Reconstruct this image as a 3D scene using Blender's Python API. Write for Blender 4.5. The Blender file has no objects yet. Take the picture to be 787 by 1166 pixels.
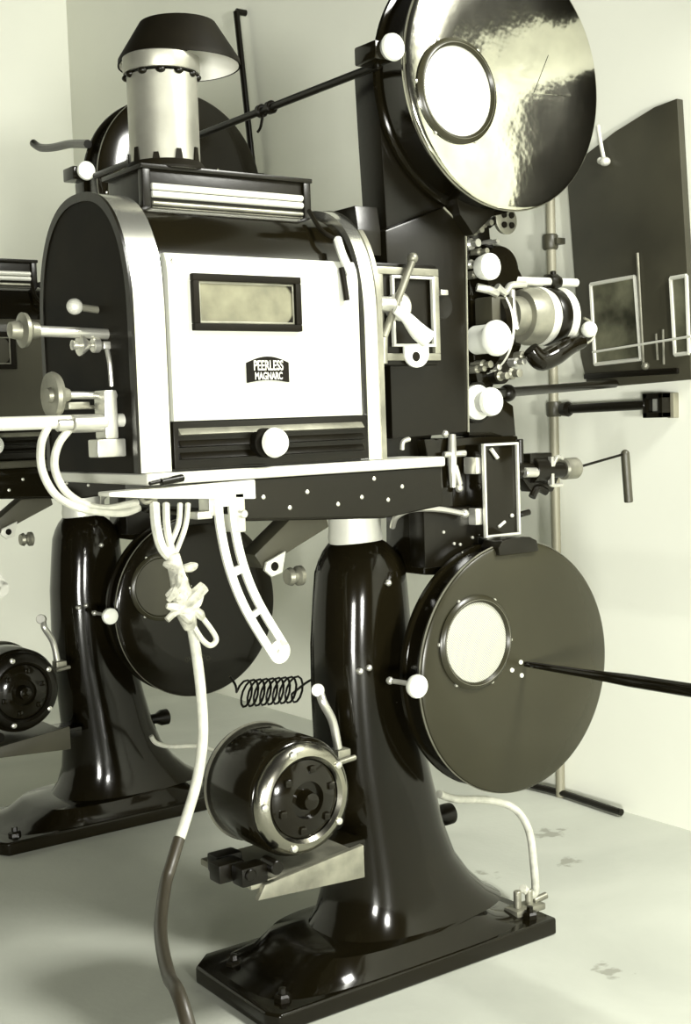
import bpy, bmesh, math, random
from mathutils import Vector, Matrix
random.seed(4)
C = bpy.context.scene.collection
PI = math.pi

# ------------------------------------------------------------------ camera
W, H, F = 787, 1166, 1492.0
AZ, PITCH, ROLL = math.radians(54), math.radians(-4.1), math.radians(2.0)
CAM = Vector((0, 0, 1.05))
FW = Vector((math.cos(AZ)*math.cos(PITCH), math.sin(AZ)*math.cos(PITCH), math.sin(PITCH)))
_r = FW.cross(Vector((0, 0, 1))).normalized(); _u = _r.cross(FW)
RT = _r*math.cos(ROLL) - _u*math.sin(ROLL)
UP = _r*math.sin(ROLL) + _u*math.cos(ROLL)

def P(x, y, Y=None, X=None, Z=None):
    """measured point of the photograph on a real plane of the room"""
    d = FW*F + RT*(x-W/2) + UP*(H/2-y)
    if Y is not None: t = (Y-CAM.y)/d.y
    elif X is not None: t = (X-CAM.x)/d.x
    else: t = (Z-CAM.z)/d.z
    return CAM + d*t

cd = bpy.data.cameras.new('camera'); cam = bpy.data.objects.new('camera', cd); C.objects.link(cam)
cd.sensor_fit = 'VERTICAL'; cd.sensor_height = 36; cd.lens = F/H*36; cd.clip_start = .02
M = Matrix((RT, UP, -FW)).transposed().to_4x4(); M.translation = CAM
cam.matrix_world = M
bpy.context.scene.camera = cam

# ------------------------------------------------------------------ materials
def mat(name, col, rough=.5, metal=0., spec=.5, coat=0., noise=None, bump=None, emis=None):
    m = bpy.data.materials.new(name); m.use_nodes = True
    nt = m.node_tree; b = nt.nodes['Principled BSDF']
    b.inputs['Base Color'].default_value = (*col, 1)
    b.inputs['Roughness'].default_value = rough
    b.inputs['Metallic'].default_value = metal
    b.inputs['Specular IOR Level'].default_value = spec
    b.inputs['Coat Weight'].default_value = coat
    b.inputs['Coat Roughness'].default_value = .08
    tc = nt.nodes.new('ShaderNodeTexCoord')
    if noise:
        sc, lo, hi = noise[:3]
        n = nt.nodes.new('ShaderNodeTexNoise'); n.inputs['Scale'].default_value = sc
        n.inputs['Detail'].default_value = 6
        if len(noise) > 3: n.inputs['Distortion'].default_value = noise[3]
        nt.links.new(tc.outputs['Object'], n.inputs['Vector'])
        r = nt.nodes.new('ShaderNodeValToRGB')
        r.color_ramp.elements[0].position = .32; r.color_ramp.elements[1].position = .7
        r.color_ramp.elements[0].color = tuple(c*lo for c in col)+(1,)
        r.color_ramp.elements[1].color = tuple(min(1, c*hi) for c in col)+(1,)
        nt.links.new(n.outputs['Fac'], r.inputs['Fac'])
        nt.links.new(r.outputs['Color'], b.inputs['Base Color'])
    if bump:
        sc, st = bump
        n2 = nt.nodes.new('ShaderNodeTexNoise'); n2.inputs['Scale'].default_value = sc
        n2.inputs['Detail'].default_value = 4
        nt.links.new(tc.outputs['Object'], n2.inputs['Vector'])
        bp = nt.nodes.new('ShaderNodeBump'); bp.inputs['Strength'].default_value = st
        bp.inputs['Distance'].default_value = .004
        nt.links.new(n2.outputs['Fac'], bp.inputs['Height'])
        nt.links.new(bp.outputs['Normal'], b.inputs['Normal'])
    return m

GL = mat('gloss_black_enamel', (.0045, .0036, .0015), .12, 0, .24, .05, noise=(3, .8, 1.3))
SB = mat('satin_black_enamel', (.0035, .0028, .0012), .30, 0, .25, noise=(8, .8, 1.5), bump=(60, .05))
NB = mat('polished_nickel_band', (.66, .66, .59), .22, .92, .5, bump=(5, .03))
MB_ = mat('matt_black_paint', (.0045, .0036, .0016), .6, 0, .10, noise=(12, .8, 1.5))
RG = mat('dark_polished_ring', (.30, .29, .24), .2, 1.0, .5)
DR = mat('magazine_door_enamel', (.021, .0195, .0105), .26, 0, .25, .0, noise=(4, .9, 1.15), bump=(5, .05))
DU = mat('magazine_door_polished', (.64, .63, .53), .10, 1.0, .6, .0, noise=(7, .75, 1.3), bump=(8, .6))
NI = mat('nickel', (.56, .555, .49), .30, .75, .5, noise=(14, .85, 1.1))
ND = mat('dull_nickel', (.25, .245, .19), .42, .6, .5, noise=(20, .6, 1.2))
AL = mat('polished_aluminium_panel', (.47, .475, .415), .5, .15, .4, noise=(6, .96, 1.03), bump=(90, .02))
BD = mat('bright_trim', (.55, .55, .48), .42, .25, .5)
GALV = mat('galvanised_sheet', (.33, .325, .27), .42, .7, .5, noise=(11, .75, 1.15), bump=(20, .04))
WH = mat('white_knob_enamel', (.62, .63, .56), .3, 0, .5)
CB = mat('pale_cable_sheath', (.42, .42, .35), .5, 0, .4, noise=(60, .8, 1.1))
TI = mat('pale_tie_cloth', (.42, .415, .34), .8, 0, .2, noise=(50, .4, 1.2))
IN = mat('hood_inside_metal', (.78, .77, .69), .6, .1)
GLA = mat('dull_window_glass', (.13, .125, .08), .25, 0, .5, noise=(22, .7, 1.3))
PWG = mat('port_glass', (.085, .085, .055), .15, 0, .5, noise=(9, .3, 2.0))
SH = mat('shutter_steel_paint', (.034, .032, .020), .42, 0, .4, noise=(4, .75, 1.45), bump=(30, .05))
PIP = mat('grey_brown_pipe', (.22, .21, .15), .5, .2)
BR = mat('braided_dark_cable', (.022, .018, .01), .42, 0, .5)

# porthole glass with wire mesh
def meshglass():
    m = bpy.data.materials.new('wire_mesh_glass'); m.use_nodes = True; nt = m.node_tree
    b = nt.nodes['Principled BSDF']; b.inputs['Roughness'].default_value = .25
    tc = nt.nodes.new('ShaderNodeTexCoord'); mp = nt.nodes.new('ShaderNodeMapping')
    mp.inputs['Rotation'].default_value = (0, PI/4, 0); nt.links.new(tc.outputs['Object'], mp.inputs['Vector'])
    outs = []
    for ax in ('X', 'Z'):
        w = nt.nodes.new('ShaderNodeTexWave'); w.bands_direction = ax; w.inputs['Scale'].default_value = 95
        nt.links.new(mp.outputs['Vector'], w.inputs['Vector']); outs.append(w)
    mx = nt.nodes.new('ShaderNodeMath'); mx.operation = 'MINIMUM'
    nt.links.new(outs[0].outputs['Fac'], mx.inputs[0]); nt.links.new(outs[1].outputs['Fac'], mx.inputs[1])
    r = nt.nodes.new('ShaderNodeValToRGB')
    r.color_ramp.elements[0].position = .0; r.color_ramp.elements[1].position = .35
    r.color_ramp.elements[0].color = (.16, .16, .12, 1); r.color_ramp.elements[1].color = (.42, .42, .36, 1)
    nt.links.new(mx.outputs[0], r.inputs['Fac']); nt.links.new(r.outputs['Color'], b.inputs['Base Color'])
    bp = nt.nodes.new('ShaderNodeBump'); bp.inputs['Strength'].default_value = .3; bp.inputs['Distance'].default_value = .002
    nt.links.new(mx.outputs[0], bp.inputs['Height']); nt.links.new(bp.outputs['Normal'], b.inputs['Normal'])
    return m
MG = meshglass()

def floor_mat():
    m = mat('worn_concrete', (.47, .485, .42), .6, 0, .3, noise=(2.2, .82, 1.06, .4), bump=(70, .12))
    nt = m.node_tree; b = nt.nodes['Principled BSDF']
    src = b.inputs['Base Color'].links[0].from_socket
    tc = nt.nodes.new('ShaderNodeTexCoord')
    # small dark worn stains of their own shape
    cur = src
    for (sx, sy, rad) in ((2.16, 2.13, .055), (1.78, 1.66, .05), (1.95, 2.20, .05), (1.87, 2.27, .03), (2.27, 2.3, .07)):
        mp = nt.nodes.new('ShaderNodeVectorMath'); mp.operation = 'SUBTRACT'
        mp.inputs[1].default_value = (sx, sy, 0)
        nt.links.new(tc.outputs['Object'], mp.inputs[0])
        ln = nt.nodes.new('ShaderNodeVectorMath'); ln.operation = 'LENGTH'; nt.links.new(mp.outputs[0], ln.inputs[0])
        n = nt.nodes.new('ShaderNodeTexNoise'); n.inputs['Scale'].default_value = 28; n.inputs['Detail'].default_value = 3
        nt.links.new(tc.outputs['Object'], n.inputs['Vector'])
        a = nt.nodes.new('ShaderNodeMath'); a.operation = 'MULTIPLY_ADD'
        nt.links.new(n.outputs['Fac'], a.inputs[0]); a.inputs[1].default_value = rad*3.2; nt.links.new(ln.outputs['Value'], a.inputs[2])
        mr = nt.nodes.new('ShaderNodeMapRange'); nt.links.new(a.outputs[0], mr.inputs['Value'])
        mr.inputs['From Min'].default_value = rad*1.75; mr.inputs['From Max'].default_value = rad*2.1
        mr.inputs['To Min'].default_value = .5; mr.inputs['To Max'].default_value = 0
        mx = nt.nodes.new('ShaderNodeMixRGB'); nt.links.new(mr.outputs['Result'], mx.inputs['Fac'])
        nt.links.new(cur, mx.inputs['Color1']); mx.inputs['Color2'].default_value = (.12, .115, .08, 1)
        cur = mx.outputs['Color']
    nt.links.new(cur, b.inputs['Base Color'])
    return m
FL = floor_mat()
WL = mat('cream_plaster', (.75, .76, .66), .75, 0, .2, noise=(1.6, .96, 1.03), bump=(40, .05))

# ------------------------------------------------------------------ mesh builder
def V(*a): return Vector(a)
class MB:
    def __init__(s): s.bm = bmesh.new()
    def _add(s, verts, faces):
        vs = [s.bm.verts.new(v) for v in verts]
        for f in faces:
            try: s.bm.faces.new([vs[i] for i in f])
            except ValueError: pass
        return vs
    def box(s, x0, x1, y0, y1, z0, z1, bev=0.002, seg=2):
        t = bmesh.new(); bmesh.ops.create_cube(t, size=1)
        for v in t.verts:
            v.co = Vector(((x0+x1)/2+v.co.x*(x1-x0), (y0+y1)/2+v.co.y*(y1-y0), (z0+z1)/2+v.co.z*(z1-z0)))
        return s._bev(t, bev, seg)
    def _bev(s, t, bev, seg=2):
        if bev: bmesh.ops.bevel(t, geom=list(t.edges), offset=bev, segments=seg, affect='EDGES', profile=.6)
        me = bpy.data.meshes.new('tmp'); t.to_mesh(me); t.free(); s.bm.from_mesh(me); bpy.data.meshes.remove(me)
        return s
    def prism(s, pts, d, bev=0.002, seg=2):
        """polygon (list of 3D points) swept along vector d"""
        t = bmesh.new(); a = [t.verts.new(p) for p in pts]; b = [t.verts.new(Vector(p)+d) for p in pts]
        n = len(pts); t.faces.new(a); t.faces.new(b[::-1])
        for i in range(n): t.faces.new((a[i], b[i], b[(i+1) % n], a[(i+1) % n]))
        bmesh.ops.recalc_face_normals(t, faces=t.faces)
        return s._bev(t, bev, seg)
    def lathe(s, c, ax, prof, n=48, closed=False):
        """prof: (t along axis, radius)"""
        c = Vector(c); ax = Vector(ax).normalized()
        a = ax.orthogonal().normalized(); b = ax.cross(a)
        rings = []
        for (t, r) in prof:
            if r < 1e-6: rings.append([s.bm.verts.new(c+ax*t)])
            else: rings.append([s.bm.verts.new(c+ax*t+(a*math.cos(2*PI*k/n)+b*math.sin(2*PI*k/n))*r) for k in range(n)])
        pr = list(zip(rings[:-1], rings[1:]))
        if closed: pr.append((rings[-1], rings[0]))
        for A, B in pr:
            for k in range(n):
                k2 = (k+1) % n
                if len(A) == 1 and len(B) == 1: continue
                if len(A) == 1: s.bm.faces.new((A[0], B[k], B[k2]))
                elif len(B) == 1: s.bm.faces.new((A[k], B[0], A[k2]))
                else: s.bm.faces.new((A[k], B[k], B[k2], A[k2]))
        return s
    def cyl(s, p0, p1, r, r1=None, n=24, bev=0.0015):
        p0 = Vector(p0); p1 = Vector(p1); L = (p1-p0).length; r1 = r if r1 is None else r1
        bev = min(bev, r*.4, r1*.4, L*.3)
        return s.lathe(p0, p1-p0, [(0, 0), (0, r-bev), (bev, r), (L-bev, r1), (L, r1-bev), (L, 0)], n)
    def ball(s, c, r, sc=(1, 1, 1), n=20):
        t = bmesh.new(); bmesh.ops.create_uvsphere(t, u_segments=n, v_segments=n//2+2, radius=r)
        for v in t.verts: v.co = Vector((v.co.x*sc[0], v.co.y*sc[1], v.co.z*sc[2]))+Vector(c)
        me = bpy.data.meshes.new('tmp'); t.to_mesh(me); t.free(); s.bm.from_mesh(me); bpy.data.meshes.remove(me)
        return s
    def tube(s, pts, r, n=12, sub=8, flat=None):
        pts = [Vector(p) for p in pts]
        rs = r if isinstance(r, (list, tuple)) else [r]*len(pts)
        path = []; rad = []
        if sub <= 1: path, rad = pts, rs
        else:
            for i in range(len(pts)-1):
                p0 = pts[max(i-1, 0)]; p1 = pts[i]; p2 = pts[i+1]; p3 = pts[min(i+2, len(pts)-1)]
                for k in range(sub):
                    t = k/sub
                    path.append(.5*((2*p1)+(p2-p0)*t+(2*p0-5*p1+4*p2-p3)*t*t+(3*p1-p0-3*p2+p3)*t**3))
                    rad.append(rs[i]*(1-t)+rs[i+1]*t)
            path.append(pts[-1]); rad.append(rs[-1])
        tan = [(path[min(i+1, len(path)-1)]-path[max(i-1, 0)]).normalized() for i in range(len(path))]
        a = tan[0].orthogonal().normalized(); rings = []
        for i, p in enumerate(path):
            a = (a-tan[i]*a.dot(tan[i])).normalized(); b = tan[i].cross(a)
            rings.append([s.bm.verts.new(p+(a*math.cos(2*PI*k/n)+b*math.sin(2*PI*k/n))*rad[i]) for k in range(n)])
        for A, B in zip(rings[:-1], rings[1:]):
            for k in range(n): s.bm.faces.new((A[k], B[k], B[(k+1) % n], A[(k+1) % n]))
        s.bm.faces.new(rings[0][::-1]); s.bm.faces.new(rings[-1])
        return s
    def loft(s, secs, n=48, cap=True):
        """secs: (z, cx, cy, ax, ay, e)"""
        rings = []
        for (z, cx, cy, ax, ay, e) in secs:
            R = []
            for k in range(n):
                t = 2*PI*k/n; c, q = math.cos(t), math.sin(t)
                R.append(s.bm.verts.new((cx+ax*math.copysign(abs(c)**(2/e), c), cy+ay*math.copysign(abs(q)**(2/e), q), z)))
            rings.append(R)
        for A, B in zip(rings[:-1], rings[1:]):
            for k in range(n): s.bm.faces.new((A[k], A[(k+1) % n], B[(k+1) % n], B[k]))
        if cap: s.bm.faces.new(rings[0][::-1]); s.bm.faces.new(rings[-1])
        return s
    def build(s, name, m, parent=None, label=None, near=False, ang=35):
        bm = s.bm; bmesh.ops.recalc_face_normals(bm, faces=bm.faces)
        o0 = Vector((0, 0, 0))
        p = parent
        while p: o0 += p.location; p = p.parent
        if parent is None and getattr(s, 'origin', None): o0 = Vector(s.origin)
        bmesh.ops.translate(bm, verts=bm.verts, vec=-o0)
        me = bpy.data.meshes.new(name); bm.to_mesh(me); bm.free()
        me.polygons.foreach_set('use_smooth', [True]*len(me.polygons))
        me.set_sharp_from_angle(angle=math.radians(ang))
        if m: me.materials.append(m)
        o = bpy.data.objects.new(name, me); C.objects.link(o)
        if parent: o.parent = parent
        else: o.location = o0
        if label: o['label'] = label
        if near: NEAR.add(o.name)
        return o
NEAR = set()
def tag(o, label=None, cat=None, group=None, kind=None):
    if label: o['label'] = label
    if cat: o['category'] = cat
    if group: o['group'] = group
    if kind: o['kind'] = kind
    return o
def empty(name, loc):
    o = bpy.data.objects.new(name, None); C.objects.link(o); o.location = loc; o.empty_display_size = .05
    return o
def mid(a, b): return (Vector(a)+Vector(b))/2

# ------------------------------------------------------------------ the room
m = MB(); m.box(-2.5, 2.74, -4.0, 5.8, -.1, 0, 0)
tag(m.build('floor', FL), 'pale worn concrete floor with dark stains', kind='structure')
m = MB(); m.box(2.54, 2.74, -4.0, 5.8, 0, 3.6, 0)
tag(m.build('wall_front', WL), 'cream plastered booth front wall', kind='structure')
m = MB(); m.box(-2.5, 2.54, 5.45, 5.6, 0, 3.6, 0)
tag(m.build('wall_left', WL), 'cream plastered side wall far at left', kind='structure')

# ------------------------------------------------------------------ the projector
R0 = V(1.48, 2.0, 0)
root = empty('film_projector', R0)
tag(root, 'large black film projector in front with bright lamphouse door and lower round magazine',
    'film projector', 'arc lamp film projectors in the booth')

# pedestal --------------------------------------------------
m = MB()
m.prism([(1.165, 1.845, 0), (1.83, 1.845, 0), (1.83, 2.16, 0), (1.20, 2.16, 0), (1.155, 2.12, 0), (1.15, 1.87, 0)], V(0, 0, .034), .006, 3)
base = m.build('base_plate', GL, root)
m = MB()
rows = [  # photo row, left, right, half depth, exponent
    (1032, 352, 574, .128, 2.6), (1020, 360, 556, .122, 2.5), (1000, 366, 536, .115, 2.5), (975, 367, 519, .108, 2.4),
    (940, 366, 506, .10, 2.4), (900, 362, 496, .097, 2.4), (850, 357, 484, .092, 2.4), (790, 354, 476, .088, 2.4), (730, 353, 470, .085, 2.4),
    (680, 355, 466, .082, 2.3), (650, 357, 463, .079, 2.3), (636, 361, 458, .073, 2.2), (626, 366, 450, .065, 2.2),
    (618, 372, 441, .056, 2.1), (612, 378, 431, .044, 2.0)]
secs = [(.032, 1.49, 2.0, .325, .150, 4.0), (.040, 1.492, 2.0, .29, .146, 3.6), (.052, 1.494, 2.0, .25, .141, 3.2), (.075, 1.494, 2.0, .212, .136, 3.0)]
for (py, l, r, ay, e) in rows:
    c = P((l+r)/2, py, Y=2.0); h = (r-l)/2
    dist = (c-CAM).dot(FW)
    kx = F/dist*.83; ky = F/dist*.62
    ax = math.sqrt(max(h*h-(ay*ky)**2, 100))/kx*.97
    secs.append((c.z, c.x, 2.0, ax, ay, e))
secs.sort()
m.loft(secs)
ped = m.build('pedestal', GL, root)
ztop = secs[-1][0]
cn = P(404, 600, Y=2.0)
m = MB(); m.lathe((cn.x, 2.0, ztop-.01), (0, 0, 1), [(0, 0), (0, .050), (.012, .052), (.025, .050), (.08, .050), (.08, 0)])
m.build('neck_collar', BD, root, 'bright metal collar under the table')
for (px, py) in ((445, 664), (423, 761), (413, 765), (452, 800)):
    q = P(px, py, Y=1.912); m = MB()
    m.lathe((q.x, 1.925, q.z), (0, -1, 0), [(0, 0), (0, .006), (.008, .006), (.012, .003), (.013, 0)], 16); m.build('bolt', NI, ped)
# bolts on the base plate
for (x, y) in ((1.21, 2.07), (1.20, 1.89), (1.79, 1.88), (1.79, 2.12)):
    m = MB(); m.lathe((x, y, .033), (0, 0, 1), [(0, 0), (0, .016), (.01, .016), (.014, .012), (.014, .008), (.024, .007), (.026, 0)], 6)
    m.build('anchor_bolt', SB, base)
# clamp for drain hose
q = P(612, 1047, Y=1.93)
m = MB(); m.box(1.765, 1.845, 1.89, 1.93, .034, .048, .004)
m.cyl((1.785, 1.91, .04), (1.785, 1.91, .082), .008); m.cyl((1.812, 1.905, .04), (1.812, 1.905, .080), .008)
m.cyl((1.83, 1.91, .05), (1.862, 1.905, .056), .007)
m.build('hose_clamp', ND, base)
# stub on the right of the pedestal
m = MB(); a = P(494, 931, Y=2.03); m.lathe(a-V(.05, 0, 0), (1, 0, 0), [(0, 0), (0, .014), (.06, .014), (.075, .022), (.095, .022), (.10, .014), (.10, 0)], 20)
m.build('locking_knob', SB, root)
# lever hose on the pedestal front
m = MB(); m.tube([P(364, 787, Y=1.895), P(368, 800, Y=1.88), P(379, 822, Y=1.885), P(385, 852, Y=1.885)], .008)
m.cyl(P(362, 786, Y=1.90), P(362, 786, Y=1.885), .012)
lv = m.build('tilt_lever', NI, root, 'short bright bent lever')
m = MB(); q = P(389, 860, Y=1.885); m.box(q.x-.014, q.x+.014, 1.875, 1.905, q.z-.012, q.z+.012, .003)
m.cyl(q+V(-.02, -.015, -.008), q+V(.02, -.015, -.004), .005); m.build('lever_clamp', ND, lv)

# motor -----------------------------------------------------
mc = P(350, 911, Y=1.80)
m = MB()
m.lathe((mc.x, 2.00, mc.z), (0, -1, 0), [(0, 0), (0, .07), (.015, .095), (.03, .103), (.165, .103), (.175, .098), (.18, .09), (.182, .0)], 56)
motor = m.build('motor', GL, root)
m = MB()
m.lathe((mc.x, 1.825, mc.z), (0, -1, 0), [(0, .094), (.008, .096), (.016, .092), (.022, .082), (.024, .074), (.018, .068), (.0, .068)], 56, closed=True)
m.build('end_ring', RG, motor, 'bright ring round the motor face')
m = MB()
m.lathe((mc.x, 1.82, mc.z), (0, -1, 0), [(0, 0), (0, .07), (.012, .066), (.02, .05), (.022, .032), (.012, .030), (.012, .018), (.034, .014), (.038, 0)], 40)
for k in range(6):
    t = k*PI/3+.3; c = V(mc.x+.052*math.cos(t), 1.803, mc.z+.052*math.sin(t))
    m.box(c.x-.006, c.x+.006, 1.796, 1.812, c.z-.006, c.z+.006, .002)
m.build('end_bell', GL, motor)
for k in range(5):
    t = k*2*PI/5+.6; m = MB(); c = V(mc.x+.083*math.cos(t), 1.806, mc.z+.083*math.sin(t))
    m.lathe(c, (0, -1, 0), [(0, 0), (0, .007), (.006, .006), (.009, 0)], 12); m.build('screw', NI, motor)
m = MB()
m.lathe((mc.x, 1.965, mc.z), (0, -1, 0), [(0, .105), (.004, .107), (.008, .105), (.004, .1)], 56, closed=True); m.build('band', ND, motor)
# motor shelf
m = MB()
q0 = P(292, 990, Y=1.82); q1 = P(385, 962, Y=1.82)
zb = mc.z-.103
m.prism([(mc.x-.105, 1.80, zb-.045), (mc.x-.09, 1.80, zb-.022), (mc.x+.115, 1.80, zb+.0), (mc.x+.115, 1.80, zb-.058), (mc.x-.02, 1.80, zb-.05)], V(0, .012, 0), .002)
m.box(mc.x-.11, mc.x+.12, 1.812, 1.98, zb-.03, zb-.018, .003)
m.build('motor_shelf', ND, root, 'bright angled metal motor shelf')
m = MB()
for (dx, dy) in ((-.10, 1.82), (-.10, 1.90), (-.12, 1.86)):
    m.box(mc.x+dx-.03, mc.x+dx+.02, dy-.015, dy+.02, zb-.02, zb+.012, .004)
m.cyl((mc.x-.115, 1.80, zb), (mc.x-.115, 1.83, zb), .010)
m.cyl((mc.x-.07, 1.79, zb+.005), (mc.x-.07, 1.83, zb+.005), .012)
m.build('motor_foot', SB, motor)
m = MB(); m.box(mc.x-.02, 1.40, 1.90, 1.98, zb-.055, zb-.03, .004); m.build('shelf_bracket', GL, root)

# table -----------------------------------------------------
m = MB()
m.box(.935, 1.535, 1.80, 2.14, .957, .975, .005, 3)
table = m.build('table_top', BD, root, 'bright edged table top')
m = MB(); m.prism([(1.08, 1.81, .957), (1.535, 1.81, .957), (1.535, 1.81, .885), (1.40, 1.81, .872), (1.12, 1.81, .888), (1.08, 1.81, .905)], V(0, .36, 0), .006, 3)
ap = m.build('table_apron', GL, root)
for k, (px, py) in enumerate(((412, 566), (426, 545), (442, 569), (458, 554), (385, 574), (350, 560), (330, 578), (300, 566))):
    q = P(px, py, Y=1.81); m = MB(); m.lathe((q.x, 1.811, q.z), (0, -1, 0), [(0, 0), (0, .0042), (.002, .0036), (.0035, 0)], 12); m.build('rivet', NI, ap)
m = MB()
m.lathe((1.525, 1.985, .921), (1, 0, 0), [(0, 0), (0, .037), (.008, .037), (.016, .03), (.022, .015), (.024, 0)], 32)
for v in m.bm.verts: v.co.y = 1.985+(v.co.y-1.985)*4.6
m.build('table_end_cap', NI, root, 'bright rounded end of the table')
m = MB()
m.prism([(.87, 1.80, .951), (1.13, 1.80, .956), (1.13, 1.80, .924), (.95, 1.80, .936), (.87, 1.80, .944)], V(0, .04, 0), .003)
m.build('slide_rail', BD, root, 'pale metal slide rail below the lamphouse')
m = MB()
q = P(196, 547, Y=1.795); m.cyl(q-V(.02, 0, .002), q+V(.02, 0, .003), .006); m.cyl(q+V(-.02, 0, 0), q+V(-.04, 0, -.003), .003)
m.build('rail_clamp', SB, root)

# slotted quadrant ------------------------------------------
def slotbar(pts, w, Y, th, slots, name, mt, par, lab=None):
    """flat bar following pts in the XZ plane, with long slots cut through it"""
    pts = [Vector(p) for p in pts]; path = []
    for i in range(len(pts)-1):
        p0 = pts[max(i-1, 0)]; p1 = pts[i]; p2 = pts[i+1]; p3 = pts[min(i+2, len(pts)-1)]
        for k in range(10):
            t = k/10; path.append(.5*((2*p1)+(p2-p0)*t+(2*p0-5*p1+4*p2-p3)*t*t+(3*p1-p0-3*p2+p3)*t**3))
    path.append(pts[-1]); n = len(path)
    m = MB()
    def at(i, s):
        t = (path[min(i+1, n-1)]-path[max(i-1, 0)]).normalized(); nn = V(-t.z, 0, t.x)
        return path[i]+nn*s
    def strip(i0, i1, s0, s1):
        for i in range(i0, i1):
            a, b, c, d = at(i, s0), at(i+1, s0), at(i+1, s1), at(i, s1)
            vs = [m.bm.verts.new(V(p.x, y, p.z)) for y in (Y, Y+th) for p in (a, b, c, d)]
            for f in ((0, 1, 2, 3), (7, 6, 5, 4), (0, 4, 5, 1), (3, 2, 6, 7)): m.bm.faces.new([vs[j] for j in f])
            if i == i0: m.bm.faces.new([vs[j] for j in (0, 3, 7, 4)])
            if i == i1-1: m.bm.faces.new([vs[j] for j in (1, 5, 6, 2)])
    strip(0, n-1, -w/2, -w*.15); strip(0, n-1, w*.15, w/2)
    last = 0
    for (a, b) in slots:
        strip(last, int(a*(n-1)), -w*.15, w*.15); last = int(b*(n-1))
    if last < n-1: strip(last, n-1, -w*.15, w*.15)
    e = path[-1]; m.lathe((e.x, Y+th, e.z), (0, -1, 0), [(0, 0), (0, w/2), (th, w/2), (th, 0)], 24)
    bmesh.ops.remove_doubles(m.bm, verts=m.bm.verts, dist=1e-5)
    return m.build(name, mt, par, lab, near=False)
YQ = 1.802
slotbar([P(257, 566, Y=YQ), P(260, 600, Y=YQ), P(270, 645, Y=YQ), P(288, 690, Y=YQ), P(319, 742, Y=YQ)], .040, YQ, .006, [(.12, .50), (.56, .78), (.80, .985)],
        'slotted_quadrant', BD, root, 'long curved bright slotted bar')
m = MB(); q = P(236, 585, Y=1.81); m.box(q.x-.02, q.x+.008, 1.806, 1.84, q.z-.008, q.z+.004, .002); m.box(q.x+.002, q.x+.012, 1.806, 1.84, q.z-.004, q.z+.03, .002); m.build('quadrant_stop', NI, root); m = MB()
q = P(275, 585, Y=1.80); m.box(q.x-.012, q.x+.008, 1.80, 1.84, q.z-.03, q.z+.035, .003); m.cyl(q+V(0, -.01, 0), q+V(0, .02, 0), .007)
m.build('quadrant_bracket', NI, root)
# grey strut with lug and roller below the table
m = MB(); m.prism([P(372, 588, Y=1.93), P(330, 592, Y=1.93), P(290, 632, Y=1.93), P(300, 648, Y=1.93), P(335, 625, Y=1.93), P(375, 600, Y=1.93)], V(0, .05, 0), .003)
st = m.build('angled_strut', SH, root)
m = MB(); m.prism([P(326, 627, Y=1.92), P(322, 652, Y=1.92), P(310, 657, Y=1.92), (P(302, 650, Y=1.92)), P(304, 640, Y=1.92)], V(0, .008, 0), .002); m.build('lug', BD, st, 'bright lug with a hole')
m = MB(); q = P(313, 645, Y=1.92); m.lathe(q+V(0, .0, 0), (0, -1, 0), [(0, 0), (0, .008), (.002, .007), (.002, 0)], 16); m.build('lug_hole', MB_, st)
m = MB(); q = P(327, 657, Y=1.94); m.lathe(q, (1, 0, 0), [(0, 0), (0, .014), (.008, .017), (.012, .012), (.018, .012), (.022, .018), (.03, .018), (.034, .010), (.034, 0)], 20); m.build('roller', ND, st)

# lamphouse -------------------------------------------------
def arch(y0, y1, zb, zs, zt, n=40, e=2.4):
    """profile in the YZ plane"""
    cy = (y0+y1)/2; a = (y1-y0)/2; b = zt-zs; pts = [(y0, zb)]
    for k in range(n+1):
        t = PI-PI*k/n; c, q = math.cos(t), math.sin(t)
        pts.append((cy+a*math.copysign(abs(c)**(2/e), c), zs+b*abs(q)**(2/e)))
    pts.append((y1, zb)); return pts
def archprism(m, x0, x1, prof, bev=.0):
    return m.prism([(x0, y, z) for y, z in prof], V(x1-x0, 0, 0), bev)
LB = .976
inner = arch(1.825, 2.140, LB, 1.21, 1.412)
m = MB(); archprism(m, .945, 1.385, inner)
house = m.build('lamphouse_body', GL, root)
def archband(x0, x1, p_out, p_in, name, mt, lab=None, par=None):
    m = MB(); n = len(p_out)
    rings = []
    for (x, pr) in ((x0, p_out), (x1, p_out), (x1, p_in), (x0, p_in)):
        rings.append([m.bm.verts.new((x, y, z)) for y, z in pr])
    for i in range(4):
        A, B = rings[i], rings[(i+1) % 4]
        for k in range(n-1): m.bm.faces.new((A[k], A[k+1], B[k+1], B[k]))
    for k in (0, n-1): m.bm.faces.new([R[k] for R in rings])
    return m.build(name, mt, par or house, lab)
outer = arch(1.813, 2.152, LB, 1.21, 1.424)
outer2 = arch(1.811, 2.154, LB, 1.21, 1.426)
archband(.930, .985, outer, inner, 'end_band', NB, 'bright band round the open end')
archband(.926, .931, outer2, inner, 'end_bead', SB)
archband(1.372, 1.402, outer, inner, 'front_band', NB, 'bright band at the lens end')
archband(1.400, 1.410, outer2, inner, 'front_bead', ND)
m = MB(); archprism(m, 1.40, 1.415, arch(1.83, 2.14, LB, 1.20, 1.405)); m.build('front_plate', SB, house)
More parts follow.
